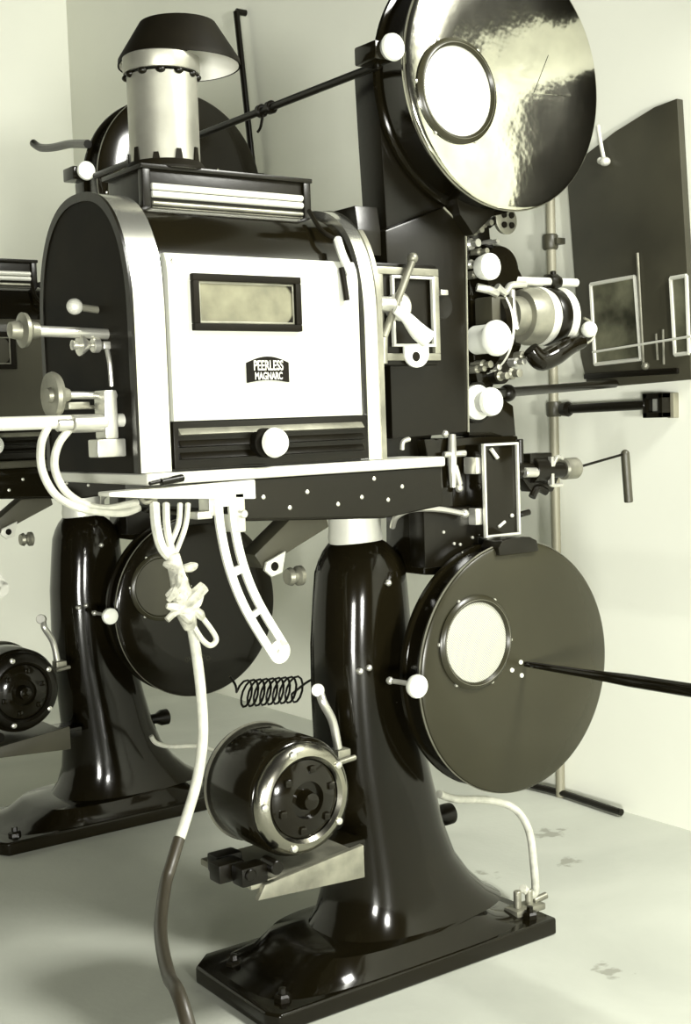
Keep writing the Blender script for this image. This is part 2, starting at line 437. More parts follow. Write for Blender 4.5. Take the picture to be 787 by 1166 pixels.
# door
DY = 1.812
m = MB()
d0 = P(196, 480, Y=DY); d1 = P(408, 474, Y=DY); zt = 1.312
prof = [(DY, 1.054), (DY, 1.285), (DY+.003, 1.302), (DY+.010, 1.316), (DY+.022, 1.316), (DY+.022, 1.054)]
m.prism([(.992, y, z) for y, z in prof], V(.368, 0, 0), .0015)
door = m.build('door', AL, house, 'bright aluminium lamphouse door')
for (x, z) in ((1.005, 1.302), (1.348, 1.302)):
    m = MB(); m.lathe((x, DY+.004, z), (0, -1, 0), [(0, 0), (0, .005), (.003, .004), (.004, 0)], 12); m.build('door_screw', NI, house)
# window in the door
w0 = P(216, 312, Y=DY); w1 = P(341, 375, Y=DY)
xa, xb = w0.x, w1.x; za, zb2 = 1.195, 1.284
def frame_xz(m, x0, x1, z0, z1, t, y0, y1, bev=.0015):
    m.box(x0, x1, y0, y1, z1-t, z1, bev); m.box(x0, x1, y0, y1, z0, z0+t, bev)
    m.box(x0, x0+t, y0, y1, z0+t, z1-t, bev); m.box(x1-t, x1, y0, y1, z0+t, z1-t, bev)
m = MB(); frame_xz(m, xa, xb, za, zb2, .011, DY-.010, DY+.002)
# rounded right end infill
hz = (zb2-za)/2-.011; czz = (za+zb2)/2; rx = xb-.011
pts = [(rx, DY-.004, czz-hz)]
for k in range(0, 13):
    t = -PI/2+PI*k/12; pts.append((rx-.028+.028*math.cos(t), DY-.004, czz+hz*math.sin(t)))
pts.append((rx, DY-.004, czz+hz))
def fan(m, ptsa, corner):
    for a, b in zip(ptsa[:-1], ptsa[1:]):
        vs = [m.bm.verts.new(p) for p in (corner, a, b)]; m.bm.faces.new(vs)
arc = pts[1:-1]; half = len(arc)//2
fan(m, arc[:half+1], pts[0]); fan(m, arc[half:], pts[-1])
m.build('window_frame', MB_, house, 'black frame of the door window')
m = MB(); m.box(xa+.006, xb-.006, DY-.002, DY+.001, za+.006, zb2-.006, 0); m.build('window_glass', GLA, house, 'dull window glass')
m = MB(); frame_xz(m, xa+.012, xb-.012, za+.012, zb2-.012, .003, DY-.005, DY-.001, .0005); m.build('window_bead', ND, house)
# nameplate
n0 = P(281, 436, Y=DY); n1 = P(327, 406, Y=DY); cx = (n0.x+n1.x)/2; hw = (n1.x-n0.x)/2
za, zb3 = n0.z, n1.z
pts = []
for k in range(13):
    t = k/12; pts.append((cx-hw+2*hw*t, DY-.004, za+.004*math.sin(PI*t)))
for k in range(13):
    t = 1-k/12; pts.append((cx-hw+2*hw*t, DY-.004, zb3-.010+.010*math.sin(PI*t)))
m = MB(); m.prism(pts, V(0, .005, 0), 0); plate = m.build('nameplate', MB_, house, 'black arched nameplate with pale lettering', near=True)
def text(s, size, loc, parent, mt, name='lettering', sx=1.0):
    cu = bpy.data.curves.new(name, 'FONT'); cu.body = s; cu.size = size; cu.align_x = 'CENTER'; cu.extrude = .0004; cu.offset = .0004
    t = bpy.data.objects.new('tmp_text', cu); C.objects.link(t)
    dg = bpy.context.evaluated_depsgraph_get(); me = bpy.data.meshes.new_from_object(t.evaluated_get(dg))
    bpy.data.objects.remove(t)
    o0 = Vector((0, 0, 0)); p = parent
    while p: o0 += p.location; p = p.parent
    for v in me.vertices:
        x, y, z = v.co; v.co = Vector((x*sx+loc[0], -z+loc[1], y+loc[2]))-o0
    me.name = name; me.materials.clear(); me.materials.append(mt)
    o = bpy.data.objects.new(name, me); C.objects.link(o); o.parent = parent; NEAR.add(o.name); return o
text('PEERLESS', .0225, (cx, DY-.0045, (za+zb3)/2-.001), house, BD, sx=.64)
text('MAGNARC', .0165, (cx, DY-.0045, za+.0052), house, BD, sx=.66)
# louvred panel below the door
m = MB(); m.box(.992, 1.372, 1.815, 1.83, .979, 1.053, .002)
m.build('louvre_panel', SB, house)
for k in range(3):
    m = MB(); z = .993+k*.019
    m.prism([(1.0, 1.815, z), (1.0, 1.806, z+.002), (1.0, 1.815, z+.012)], V(.36, 0, 0), .001); m.build('louvre', ND if k == 2 else SB, house)
kb = P(316, 504, Y=1.775)
m = MB(); m.cyl((kb.x-.005, 1.815, kb.z), (kb.x-.005, 1.795, kb.z), .024); m.build('knob_base', MB_, house)
m = MB(); m.lathe((kb.x, 1.797, kb.z), (0, -1, 0), [(0, 0), (0, .010), (.006, .020), (.014, .0245), (.022, .022), (.028, .012), (.030, 0)], 32); m.build('door_knob', WH, house, 'round white door knob')
# latch strap and fine wire at top right of the door
m = MB()
a = [P(384, 272, Y=1.83), P(389, 288, Y=1.815), P(395, 302, Y=1.805), P(399, 312, Y=1.802)]
m.tube(a, .0075, 8); m.build('latch_strap', WH, house, 'white latch strap')
m = MB(); m.tube([P(352, 240, Y=1.90), P(366, 262, Y=1.85), P(382, 272, Y=1.83)], .004, 8)
m.build('latch_wire', MB_, house); m = MB(); m.tube([P(389, 305, Y=1.81), P(392, 322, Y=1.806), P(395, 342, Y=1.804)], .005, 8); m.build('latch_arm', MB_, house)
# fin behind the top
m = MB(); m.prism([P(362, 245, X=1.40), P(404, 234, X=1.40), P(408, 262, X=1.40), P(409, 290, X=1.40), P(380, 262, X=1.40)], V(.05, 0, 0), .002)
m.build('top_fin', SB, house)
# top vent box
m = MB()
vx0, vx1 = 1.028, 1.352; vy0, vy1 = 1.945, 2.075
m.box(vx0, vx1, vy0, vy1, 1.405, 1.470, .003); vent = m.build('vent_box', SB, house)
m = MB(); m.box(vx0-.008, vx1+.008, vy0-.008, vy1+.008, 1.468, 1.476, .002)
m.box(vx0-.005, vx0+.010, vy0-.006, vy0+.01, 1.40, 1.468, .002); m.box(vx1-.010, vx1+.005, vy0-.006, vy0+.01, 1.40, 1.468, .002)
m.build('vent_cap', SB, house)
for (z, r, mt) in ((1.4405, .0058, BD), (1.428, .0058, BD), (1.413, .004, ND)):
    m = MB(); m.cyl((vx0+.012, vy0-.003, z), (vx1-.012, vy0-.003, z), r, n=16); m.build('vent_louvre', mt, house)
# chimney and hood
ch = P(185, 150, Y=2.0); cxx = ch.x+.003; CY = 2.0
m = MB(); m.lathe((cxx, CY, 1.474), (0, 0, 1), [(0, .0), (0, .068), (.004, .064), (.008, .0595), (.160, .0595), (.160, .0545), (.02, .054)], 56)
chim = m.build('chimney', GALV, house, 'galvanised chimney pipe')
m = MB(); m.lathe((cxx, CY, 1.639), (0, 0, 1), [(0, .058), (0, .0635), (.003, .065), (.026, .065), (.028, .062), (.028, .0), (.02, 0), (.0, .056)], 56, closed=False)
m.build('chimney_cap', GALV, house)
for k in range(12):
    t = 2*PI*k/12; m = MB(); c = V(cxx+.0585*math.cos(t), CY+.0585*math.sin(t), 1.634)
    m.ball(c, .0085, (1, 1, .7), 12); m.build('cap_rivet', SB, house)
m = MB()
for k in range(10):
    t = 2*PI*k/10+.2; d = V(math.cos(t), math.sin(t), 0)
    m.prism([V(cxx, CY, 1.476)+d*.0605+V(-d.y, d.x, 0)*s for s in (-.009, .009)]+[V(cxx, CY, 1.500+.006*(k % 3))+d*.0605+V(-d.y, d.x, 0)*s for s in (.004, -.004)], d*.002, 0)
m.lathe((cxx, CY, 1.474), (0, 0, 1), [(0, .071), (.004, .071), (.016, .062), (.016, .060)], 48)
m.build('chimney_collar', MB_, house)
hc = P(204, 70, Y=2.03)
m = MB(); hx, hy = hc.x, 2.03
hz0 = 1.666
m.lathe((hx, hy, hz0), (0, 0, 1), [(0, .106), (.010, .105), (.072, .066), (.072, 0), (.070, 0), (.070, .064), (.010, .102), (0, .104)], 64)
hood = m.build('chimney_hood', MB_, house, 'black conical hood over the chimney', near=True)
m = MB(); m.lathe((hx, hy, hz0+.0005), (0, 0, 1), [(0, .103), (.010, .1005), (.067, .064), (.0685, 0)], 64); m.build('hood_lining', IN, house, 'pale inside of the hood', near=True)
m = MB(); m.cyl((hx-.04, hy, 1.66), (hx-.045, hy, 1.725), .004); m.cyl((hx+.03, hy+.03, 1.66), (hx+.03, hy+.03, 1.725), .004); m.build('hood_stay', MB_, house, near=True)

# end wall of the lamphouse and its controls
m = MB(); archprism(m, .928, .948, arch(1.822, 2.143, LB, 1.205, 1.416)); m.build('end_wall', MB_, house)
def rod(a, b, r, name, mt, par, lab=None, near=False, r1=None):
    m = MB(); m.cyl(a, b, r, r1, n=20); return m.build(name, mt, par, lab, near)
YA = 1.90
a0 = P(150, 381, Y=YA); zA = a0.z
e1 = P(22, 376, Y=YA)
rod((.94, YA, zA), (e1.x, YA, e1.z), .0085, 'carbon_feed_rod', NI, root, 'polished carbon feed rod')
m = MB(); m.lathe((e1.x+.03, YA, e1.z), (-1, 0, 0), [(0, 0), (0, .012), (.012, .014), (.02, .026), (.026, .027), (.030, .015), (.045, .012), (.05, 0)], 28); m.build('feed_knob', ND, root)
a1 = P(150, 450, Y=1.88); e2 = P(62, 450, Y=1.88)
rod((.94, 1.88, a1.z), (e2.x, 1.88, e2.z), .006, 'arc_control_rod', NI, root)
m = MB(); m.lathe((e2.x+.024, 1.88, e2.z), (-1, 0, 0), [(0, 0), (0, .009), (.012, .014), (.02, .033), (.026, .036), (.032, .034), (.030, .012), (.036, .010), (.036, 0)], 36); m.build('arc_control_knob', ND, root)
a2 = P(150, 478, Y=1.86); e3 = P(-40, 484, Y=1.86)
rod((.94, 1.86, a2.z), (e3.x, 1.86, e3.z), .0105, 'lower_slide_rod', BD, root, 'thick bright slide rod')
q = P(123, 485, Y=1.855)
m = MB(); m.box(q.x-.010, q.x+.012, 1.843, 1.88, q.z-.02, q.z+.055, .003); m.box(q.x-.026, q.x+.022, 1.84, 1.875, q.z-.048, q.z-.020, .003)
m.cyl(q+V(-.06, 0, .005), q+V(-.005, 0, .005), .014); m.cyl(q+V(-.085, 0, .004), q+V(-.06, 0, .004), .010)
m.build('rod_clamp', NI, root)
# crank pieces above
m = MB()
a = P(85, 349, Y=1.93); b = P(120, 354, Y=1.93); c = P(122, 378, Y=1.93)
m.tube([a, b], .006, 10, 1); m.tube([b, c], .006, 10, 1); m.build('small_crank', ND, root)
m = MB(); m.ball(a, .013); m.build('crank_handle', BD, root)
m = MB(); a = P(93, 393, Y=1.90); m.lathe(a+V(.014, 0, 0), (-1, 0, 0), [(0, 0), (0, .005), (.014, .016), (.018, .017), (.02, .006), (.03, .008), (.034, 0)], 20)
m.cyl(P(105, 393, Y=1.9), P(113, 393, Y=1.9), .012)
m.box(*[v for v in (P(115, 393, Y=1.9).x, P(127, 393, Y=1.9).x, 1.89, 1.91, P(120, 398, Y=1.9).z, P(120, 389, Y=1.9).z)], .002)
m.cyl((P(93, 393, Y=1.9).x, 1.9, P(93, 393, Y=1.9).z), (.94, 1.9, P(93, 393, Y=1.9).z), .003)
m.build('focus_knob', NI, root)
m = MB(); m.tube([P(122, 398, Y=1.89), P(125, 415, Y=1.885), P(127, 440, Y=1.885)], .004, 8); m.build('hanging_link', NI, root)
m = MB(); a = P(75, 458, Y=1.89); b = P(100, 466, Y=1.89); m.box(a.x, b.x, 1.88, 1.93, b.z, a.z, .003); m.box(b.x, .94, 1.895, 1.915, b.z, a.z-.005, .003); m.build('terminal_block', ND, root)

# snout between lamphouse and head ---------------------------
def pq(px, py, Y): return P(px, py, Y=Y)
Ys = 1.85
m = MB()
s0 = P(438, 416, Y=Ys); s1 = P(497, 302, Y=Ys)
m.box(1.412, s1.x, Ys, 2.03, s0.z, s1.z, .004)
snout = m.build('snout_box', SB, root)
m = MB(); f0 = P(442, 395, Y=Ys); f1 = P(490, 316, Y=Ys)
frame_xz(m, 1.425, s1.x-.002, s0.z+.008, s1.z-.008, .013, Ys-.008, Ys+.004); m.build('snout_frame', ND, root, 'dull metal frame of the snout')
m = MB(); frame_xz(m, f0.x+.005, f1.x, f0.z, f1.z, .005, Ys-.012, Ys-.004, .001); m.build('snout_bead', BD, root)
m = MB(); m.tube([P(471, 293, Y=1.83), P(437, 384, Y=1.83)], .007, 12, 1); m.tube([P(437, 384, Y=1.83), P(437, 414, Y=1.832)], .007, 12, 1)
m.ball(P(470, 294, Y=1.83), .010); m.build('dowser_lever', ND, root)
m = MB(); m.tube([P(450, 352, Y=1.815), P(463, 362, Y=1.81), P(476, 377, Y=1.808), P(487, 386, Y=1.805)], [.008, .011, .016, .017], 14); m.build('dowser_handle', WH, root, 'pale tapered dowser handle')
m = MB(); q = P(456, 349, Y=1.835); m.lathe(q, (0, -1, 0), [(-.02, 0), (-.02, .024), (0, .026), (.006, .020), (.006, .012), (.012, .010), (.012, 0)], 28)
m.cyl(P(430, 346, Y=1.835), P(447, 347, Y=1.835), .014); m.build('dowser_pivot', NI, root)
m = MB(); q = P(475, 402, Y=1.838)
pts = [q+V(.028*math.cos(t), 0, .026*math.sin(t)) for t in [PI+PI*k/12 for k in range(13)]]
m.prism([q+V(.028, 0, .012)]+[p for p in pts[::-1]]+[q+V(-.028, 0, .012)], V(0, .006, 0), .001); tab = m.build('snout_lug', WH, root, 'pale lug with a dark hole')
m = MB(); q2 = P(474, 406, Y=1.838); m.lathe(q2, (0, -1, 0), [(0, 0), (0, .009), (.0015, .008), (.0015, 0)], 16); m.build('lug_hole', MB_, tab)
m = MB(); q = P(504, 349, Y=1.862); m.lathe(q+V(0, .03, 0), (0, -1, 0), [(0, 0), (0, .022), (.03, .024), (.03, .020), (.024, 0)], 28); m.build('peep_ring', SB, root)
m = MB(); q = P(504, 333, Y=1.86); m.box(q.x-.012, q.x+.006, 1.85, 1.872, q.z-.006, q.z+.004, .002); m.build('catch', NI, root)
# round dark cover seen under the snout
m = MB(); q = P(462, 480, Y=1.93); m.lathe((q.x-.01, 2.05, q.z), (0, -1, 0), [(0, 0), (0, .075), (.12, .078), (.125, .070), (.127, 0)], 40); m.build('shutter_drum', SB, root)

# projector head --------------------------------------------
YH = 1.885
m = MB(); m.prism([pq(447, 500, YH), pq(441, 300, YH), pq(439, 262, YH), pq(505, 236, YH), pq(531, 262, YH), pq(534, 492, YH)], V(0, .14, 0), .004)
head = m.build('head_case', SB, root)
m = MB(); a = [pq(505, 236, YH-.001), pq(530.5, 262, YH-.001), pq(533.5, 492, YH-.001)]
m.tube(a, .0022, 6, 1); m.build('case_edging', ND, root)
# support arm of the upper magazine
m = MB(); m.prism([pq(429, 75, 1.905), pq(434, 160, 1.905), pq(443, 300, 1.905), pq(505, 300, 1.905), pq(505, 75, 1.905)], V(0, .07, 0), .004)
m.build('magazine_arm', SB, root)
m = MB(); q = P(455, 293, Y=1.90); m.lathe((q.x, 1.93, q.z+.01), (0, 0, -1), [(0, 0), (0, .010), (.03, .012), (.04, .008), (.06, .008), (.06, 0)], 20); m.build('arm_post', ND, root)
# mechanism casting on the lens side
YM = 1.94
m = MB(); m.prism([pq(531, 262, YM), pq(532, 245, YM), pq(556, 240, YM), pq(560, 285, YM), pq(588, 300, YM), pq(597, 318, YM), pq(594, 395, YM), pq(583, 420, YM),
                   pq(566, 428, YM), pq(560, 445, YM), pq(585, 462, YM), pq(588, 497, YM), pq(534, 497, YM), pq(534, 452, YM), pq(545, 440, YM), pq(540, 415, YM)], V(0, .07, 0), .004)
m.build('mechanism_casting', GL, root)
# dark neck with fire rollers below the upper magazine
m = MB(); m.prism([pq(515, 205, 1.86), pq(570, 205, 1.86), pq(563, 245, 1.86), pq(540, 268, 1.86), pq(524, 244, 1.86)], V(0, .07, 0), .004); m.build('fire_trap', SB, root)
for (px, py, r) in ((545, 262, .009), (556, 254, .008), (541, 277, .011), (551, 286, .008), (563, 275, .006)):
    m = MB(); q = P(px, py, Y=1.91); m.lathe((q.x, 1.95, q.z), (0, -1, 0), [(0, 0), (0, r), (.03, r), (.034, r*.6), (.05, r*.7), (.05, 0)], 16); m.build('film_roller', NI if py % 2 else ND, root)
m = MB(); q = P(581, 250, Y=1.93)
m.lathe((q.x, 1.95, q.z), (0, -1, 0), [(0, 0), (0, .026), (.01, .028), (.012, .024), (.012, 0)], 32)
m.build('holdback_sprocket', ND, root)
for k in range(4):
    t = PI/4+k*PI/2; m = MB(); c = V(q.x+.014*math.cos(t), 1.937, q.z+.014*math.sin(t)); m.lathe(c, (0, -1, 0), [(0, 0), (0, .0065), (.003, .006), (.003, 0)], 14); m.build('sprocket_hole', MB_, root)
m = MB(); m.tube([P(568, 247, Y=1.95), P(556, 256, Y=1.95)], .008, 10, 1); m.build('sprocket_arm', SB, root)
# large dark roller and white end disc
m = MB(); q = P(577, 305, Y=1.88); m.lathe((q.x+.01, 1.98, q.z), (0, -1, 0), [(0, 0), (0, .055), (.05, .055), (.075, .045), (.075, 0)], 40); m.build('feed_drum', GL, root)
m = MB(); q = P(561, 303, Y=1.86); m.lathe((q.x, 1.89, q.z), (0, -1, 0), [(0, 0), (0, .022), (.02, .026), (.026, .025), (.030, .018), (.031, 0)], 36); m.build('feed_sprocket_cap', WH, root, 'white round sprocket cap')
m = MB(); q = P(575, 384, Y=1.84); m.lathe((q.x, 1.92, q.z), (0, -1, 0), [(0, 0), (0, .028), (.05, .028), (.052, .034), (.060, .0345), (.066, .031), (.070, .022), (.072, 0)], 40); m.build('gate_knob', WH, root, 'large white gate knob')
m = MB(); q = P(569, 457, Y=1.85); m.lathe((q.x, 1.94, q.z), (0, -1, 0), [(0, 0), (0, .034), (.03, .034), (.04, .020), (.05, .022), (.064, .028), (.072, .026), (.078, .014), (.079, 0)], 36); m.build('lower_sprocket_cap', WH, root, 'white round cap of the lower sprocket')
m = MB(); q = P(552, 458, Y=1.90); m.lathe((q.x, 1.95, q.z), (0, -1, 0), [(0, .040), (.03, .040), (.03, .034), (0, .034)], 36, closed=True); m.build('sprocket_guard', SB, root)
# shutter guard: a disc square to the optical axis
m = MB(); q = P(548, 375, Y=1.95); m.lathe((q.x-.012, 1.95, q.z), (1, 0, 0), [(0, 0), (0, .088), (.014, .088), (.018, .082), (.018, 0)], 48); m.build('shutter_guard', GL, root)
m = MB(); m.lathe((q.x+.002, 1.95, q.z), (1, 0, 0), [(0, .0885), (.003, .0905), (.006, .0885)], 48, closed=True); m.build('guard_rim', BD, root)
m = MB(); a = P(552, 338, Y=1.90); b = P(578, 372, Y=1.90); m.box(a.x, b.x, 1.88, 1.93, b.z, a.z, .004); m.build('gate_plate', SH, root)
m = MB(); m.tube([P(543, 327, Y=1.89), P(556, 330, Y=1.88), P(566, 334, Y=1.88)], .008, 10); m.tube([P(566, 326, Y=1.88), P(575, 333, Y=1.88), P(582, 325, Y=1.88), P(598, 324, Y=1.88)], .007, 10)
m.tube([P(583, 330, Y=1.89), P(584, 350, Y=1.89), P(588, 375, Y=1.89)], .007, 10); m.build('gate_linkage', NI, root)
m = MB(); 
for (px, py, r) in ((600, 405, .010), (593, 412, .009), (588, 425, .012), (555, 415, .010), (548, 420, .008), (565, 418, .009), (574, 428, .010), (541, 300, .009), (545, 312, .008)):
    q = P(px, py, Y=1.91); g = MB(); g.lathe((q.x, 1.95, q.z), (0, -1, 0), [(0, 0), (0, r), (.03, r), (.034, r*.6), (.05, r*.7), (.052, 0)], 14); g.build('gear_stud', ND if r != .009 else NI, root)
m.bm.free()
m = MB(); q = P(580, 424, Y=1.90); m.lathe((q.x, 1.95, q.z), (0, -1, 0), [(0, 0), (0, .022), (.03, .022), (.03, 0)], 24); m.build('tension_roller', SB, root)
# lens
lc = P(622, 361, Y=1.93); lx = lc.x
m = MB(); m.lathe((P(590, 361, Y=1.93).x-.03, 1.93, lc.z), (1, 0, 0), [(0, 0), (0, .040), (.03, .040), (.032, .052), (.055, .058), (.075, .058), (.075, 0)], 48)
lens = m.build('lens_barrel', ND, root)
lx0 = P(590, 361, Y=1.93).x+.045
m = MB(); m.lathe((lx0, 1.93, lc.z), (1, 0, 0), [(0, 0), (0, .0595), (.012, .0600), (.018, .056), (.06, .056), (.064, .060), (.072, .060), (.074, .054), (.066, .050), (.066, 0)], 48); m.build('lens_ring', BD, lens, 'bright ring of the lens')
m = MB(); m.lathe((lx0+.068, 1.93, lc.z), (1, 0, 0), [(0, 0), (0, .050), (.004, .035), (.006, 0)], 40); m.build('lens_glass', PWG, lens)
m = MB(); m.lathe((lx0+.024, 1.93, lc.z), (1, 0, 0), [(0, .0565), (.003, .0585), (.028, .0585), (.031, .0565)], 48, closed=True); m.build('focus_grip', SB, lens)
# curved dark arm with white ball
m = MB(); m.tube([P(604, 398, Y=1.89), P(616, 410, Y=1.885), P(632, 404, Y=1.88), P(648, 394, Y=1.875), P(664, 389, Y=1.87)], [.017, .021, .022, .019, .013], 16); arm = m.build('tension_arm', GL, root)
m = MB(); m.ball(P(671, 375, Y=1.87), .0165); m.build('arm_ball', WH, arm, 'white ball knob')
m = MB(); m.tube([P(665, 362, Y=1.87), P(675, 368, Y=1.87), P(678, 378, Y=1.87), P(673, 388, Y=1.87), P(663, 393, Y=1.87)], .0028, 8); m.build('ball_hook', ND, arm)
# bright bar above the lens
m = MB(); a = P(588, 320, Y=1.93); b = P(657, 322, Y=1.93); m.cyl(a-V(.05, 0, 0), b, .0085); m.build('guide_bar', BD, root, 'pale round guide bar')
m = MB(); q = P(631, 321, Y=1.93); m.lathe(q-V(.014, 0, 0), (1, 0, 0), [(0, 0), (0, .014), (.01, .016), (.018, .016), (.028, .012), (.028, 0)], 16); m.cyl(q+V(-.002, 0, -.02), q+V(-.002, 0, .022), .006)
m.cyl(q+V(-.03, 0, -.012), q+V(.01, 0, -.004), .005); m.build('bar_clamp', SB, root)
# black arm reaching towards the wall
m = MB(); a = P(585, 447, Y=1.93); b = P(640, 443, Y=1.93)
a = V(1.84, 1.98, 0); a.z = P(588, 447, X=1.84).z
m.cyl((1.80, 1.95, a.z), (2.50, 2.27, P(700, 437, X=2.50).z), .010); m.ball((1.85, 1.97, a.z), .018); m.build('steady_rod', SB, root, near=True)

# lower body below the head -----------------------------------
YL = 1.90
m = MB(); m.prism([pq(483, 500, YL), pq(590, 496, YL), pq(591, 522, YL), pq(556, 522, YL), pq(556, 612, YL), pq(545, 655, YL), pq(484, 655, YL), pq(484, 585, YL), pq(500, 578, YL)], V(0, .12, 0), .004)
low = m.build('lower_casting', GL, root)
m = MB(); a = pq(480, 582, 1.875); b = pq(546, 640, 1.875); m.box(a.x+.005, b.x, 1.875, 1.92, b.z, a.z, .003); m.build('lower_box', SB, root)
for (px, py) in ((517, 619), (524, 620), (549, 624), (505, 606), (538, 612)):
    m = MB(); q = P(px, py, Y=1.875); m.lathe((q.x, 1.876, q.z), (0, -1, 0), [(0, 0), (0, .0035), (.003, .003), (.004, 0)], 10); m.build('screw', NI, low)
m = MB()
m.tube([P(515, 495, Y=1.89), P(515, 520, Y=1.885), P(516, 555, Y=1.885)], [.007, .009, .006], 10)
m.cyl(P(518, 530, Y=1.885), P(524, 552, Y=1.885), .006); m.cyl(P(505, 518, Y=1.885), P(530, 516, Y=1.885), .006)
m.ball(P(523, 556, Y=1.885), .008); m.ball(P(507, 494, Y=1.885), .007); m.build('drive_linkage', NI, root)
m = MB(); m.tube([P(458, 512, Y=1.86), P(459, 503, Y=1.858), P(466, 500, Y=1.858)], .0045, 8); m.build('small_hook', NI, root)
m = MB(); m.tube([P(447, 600, Y=1.90), P(452, 588, Y=1.88), P(470, 580, Y=1.86), P(500, 580, Y=1.86), P(528, 585, Y=1.86)], .0055, 10); m.ball(P(529, 585, Y=1.86), .009); m.build('oil_pipe', NI, root)
# gate door with pale edging
m = MB(); a = pq(552, 612, 1.85); b = pq(588, 504, 1.85)
m.box(a.x, b.x, 1.85, 1.92, a.z, b.z, .004); gd = m.build('soundhead_door', GL, root)
m = MB(); frame_xz(m, a.x-.001, b.x+.001, a.z-.001, b.z+.001, .0045, 1.844, 1.852, .001); m.build('door_edging', BD, gd)
m = MB(); q = P(563, 517, Y=1.846); m.tube([q+V(-.008, 0, .01), q+V(.008, 0, -.008)], .004, 8, 1); m.build('door_catch', BD, gd); m = MB(); m.tube([P(568, 600, Y=1.848), P(575, 594, Y=1.848)], .003, 8, 1); m.build('door_scratch', BD, gd); m = MB(); m.ball(P(583, 587, Y=1.848), .004); m.build('screw', BD, gd)
for py in (530, 588):
    m = MB(); q = P(546, py, Y=1.86); m.box(q.x-.014, q.x+.012, 1.855, 1.89, q.z-.016, q.z+.016, .003); m.build('door_hinge', NI, gd)
# small motor and gears to the right
m = MB(); a = P(590, 535, Y=1.90); b = P(640, 535, Y=1.90)
m.cyl(a-V(.03, 0, 0), b, .016); m.cyl(P(604, 535, Y=1.90), P(622, 535, Y=1.90), .026)
m.box(P(600, 520, Y=1.9).x, P(625, 520, Y=1.9).x, 1.89, 1.93, P(610, 528, Y=1.9).z, P(610, 516, Y=1.9).z, .003)
m.cyl(P(592, 500, Y=1.9), P(593, 540, Y=1.9), .007)
m.tube([P(622, 560, Y=1.9), P(612, 556, Y=1.9), P(606, 566, Y=1.9)], .008, 10); m.cyl(P(592, 586, Y=1.9), P(603, 583, Y=1.9), .006)
m.prism([pq(595, 545, 1.9), pq(640, 536, 1.9), pq(630, 560, 1.9), pq(605, 560, 1.9)], V(0, .03, 0), .003)
m.build('inching_gear', SB, root)
m = MB(); m.cyl(P(597, 538, Y=1.885), P(612, 538, Y=1.885), .010); m.box(P(626, 520, Y=1.88).x, P(629, 520, Y=1.88).x, 1.875, 1.885, P(628, 552, Y=1.88).z, P(628, 520, Y=1.88).z, .001)
m.tube([P(640, 552, Y=1.885), P(626, 550, Y=1.885), P(633, 522, Y=1.885), P(641, 522, Y=1.885)], .004, 8)
m.build('gear_fittings', NI, root)
kq = P(640, 534, Y=1.90); m = MB(); m.lathe(kq, (1, 0, 0), [(0, 0), (0, .018), (.004, .022), (.038, .022), (.042, .019), (.042, 0)], 28); m.build('inching_knob', ND, root)
m = MB(); m.tube([kq+V(.04, 0, 0), P(711, 517, Y=1.90)], .0028, 8, 1); ce = P(712, 517, Y=1.90)
m.build('crank_arm', SB, root)
m = MB(); m.cyl(ce, P(716, 572, Y=1.90), .0095); m.ball(ce, .0095); m.build('crank_grip', SH, root)

# magazines ---------------------------------------------------
def magazine(name, cx, cz, R, back, door_mat, ph, lab):
    g = MB(); y0 = 1.812
    d = back-y0
    g.lathe((cx, y0, cz), (0, 1, 0), [(0, 0), (0, R-.006), (.004, R-.008), (d-.012, R-.008), (d-.010, R), (d-.003, R+.001), (d, R-.003), (d, 0)], 96)
    body = g.build(name, GL, root, lab)
    g = MB(); g.lathe((cx, y0, cz), (0, -1, 0), [(-.003, 0), (-.003, R+.001), (.004, R+.002), (.009, R), (.0125, R-.006), (.0135, R*.6), (.0135, 0)], 128)
    dd = g.build('magazine_door', door_mat, body)
    g = MB(); g.lathe((cx, y0-.002, cz), (0, -1, 0), [(0, R+.001), (.002, R+.0032), (.005, R+.0015)], 128, closed=True); g.build('rim_bead', ND, body)
    px, pz, pr = ph; yf = y0-.0135
    g = MB(); g.lathe((px, yf, pz), (0, -1, 0), [(0, pr+.010), (.004, pr+.011), (.009, pr+.006), (.010, pr+.001), (.006, pr-.003), (0, pr-.003)], 72, closed=True)
    g.build('porthole_ring', DR, body)
    g = MB(); g.lathe((px, yf-.0085, pz), (0, -1, 0), [(0, pr+.0035), (.0018, pr+.002), (0, pr+.0005)], 72, closed=True); g.build('ring_highlight_bead', ND, body)
    g = MB(); g.lathe((px, yf+.001, pz), (0, -1, 0), [(0, 0), (0, pr), (.004, pr), (.005, pr*.8), (.006, 0)], 64); g.build('porthole_glass', MG, body, 'pale wired porthole glass')
    for k in range(6):
        t = PI/2+k*PI/3+.45; g = MB(); g.lathe((px+(pr+.011)*math.cos(t), yf, pz+(pr+.011)*math.sin(t)), (0, -1, 0), [(0, 0), (0, .0036), (.003, .003), (.004, 0)], 10); g.build('screw', NI, body)
    return body
lm = magazine('lower_magazine', 1.703, .567, .2375, 1.868, DR, (1.592, .630, .077), 'lower round black film magazine')
um = magazine('upper_magazine', 1.712, 1.664, .2385, 1.90, DU, (1.584, 1.624, .082), 'upper round black film magazine')
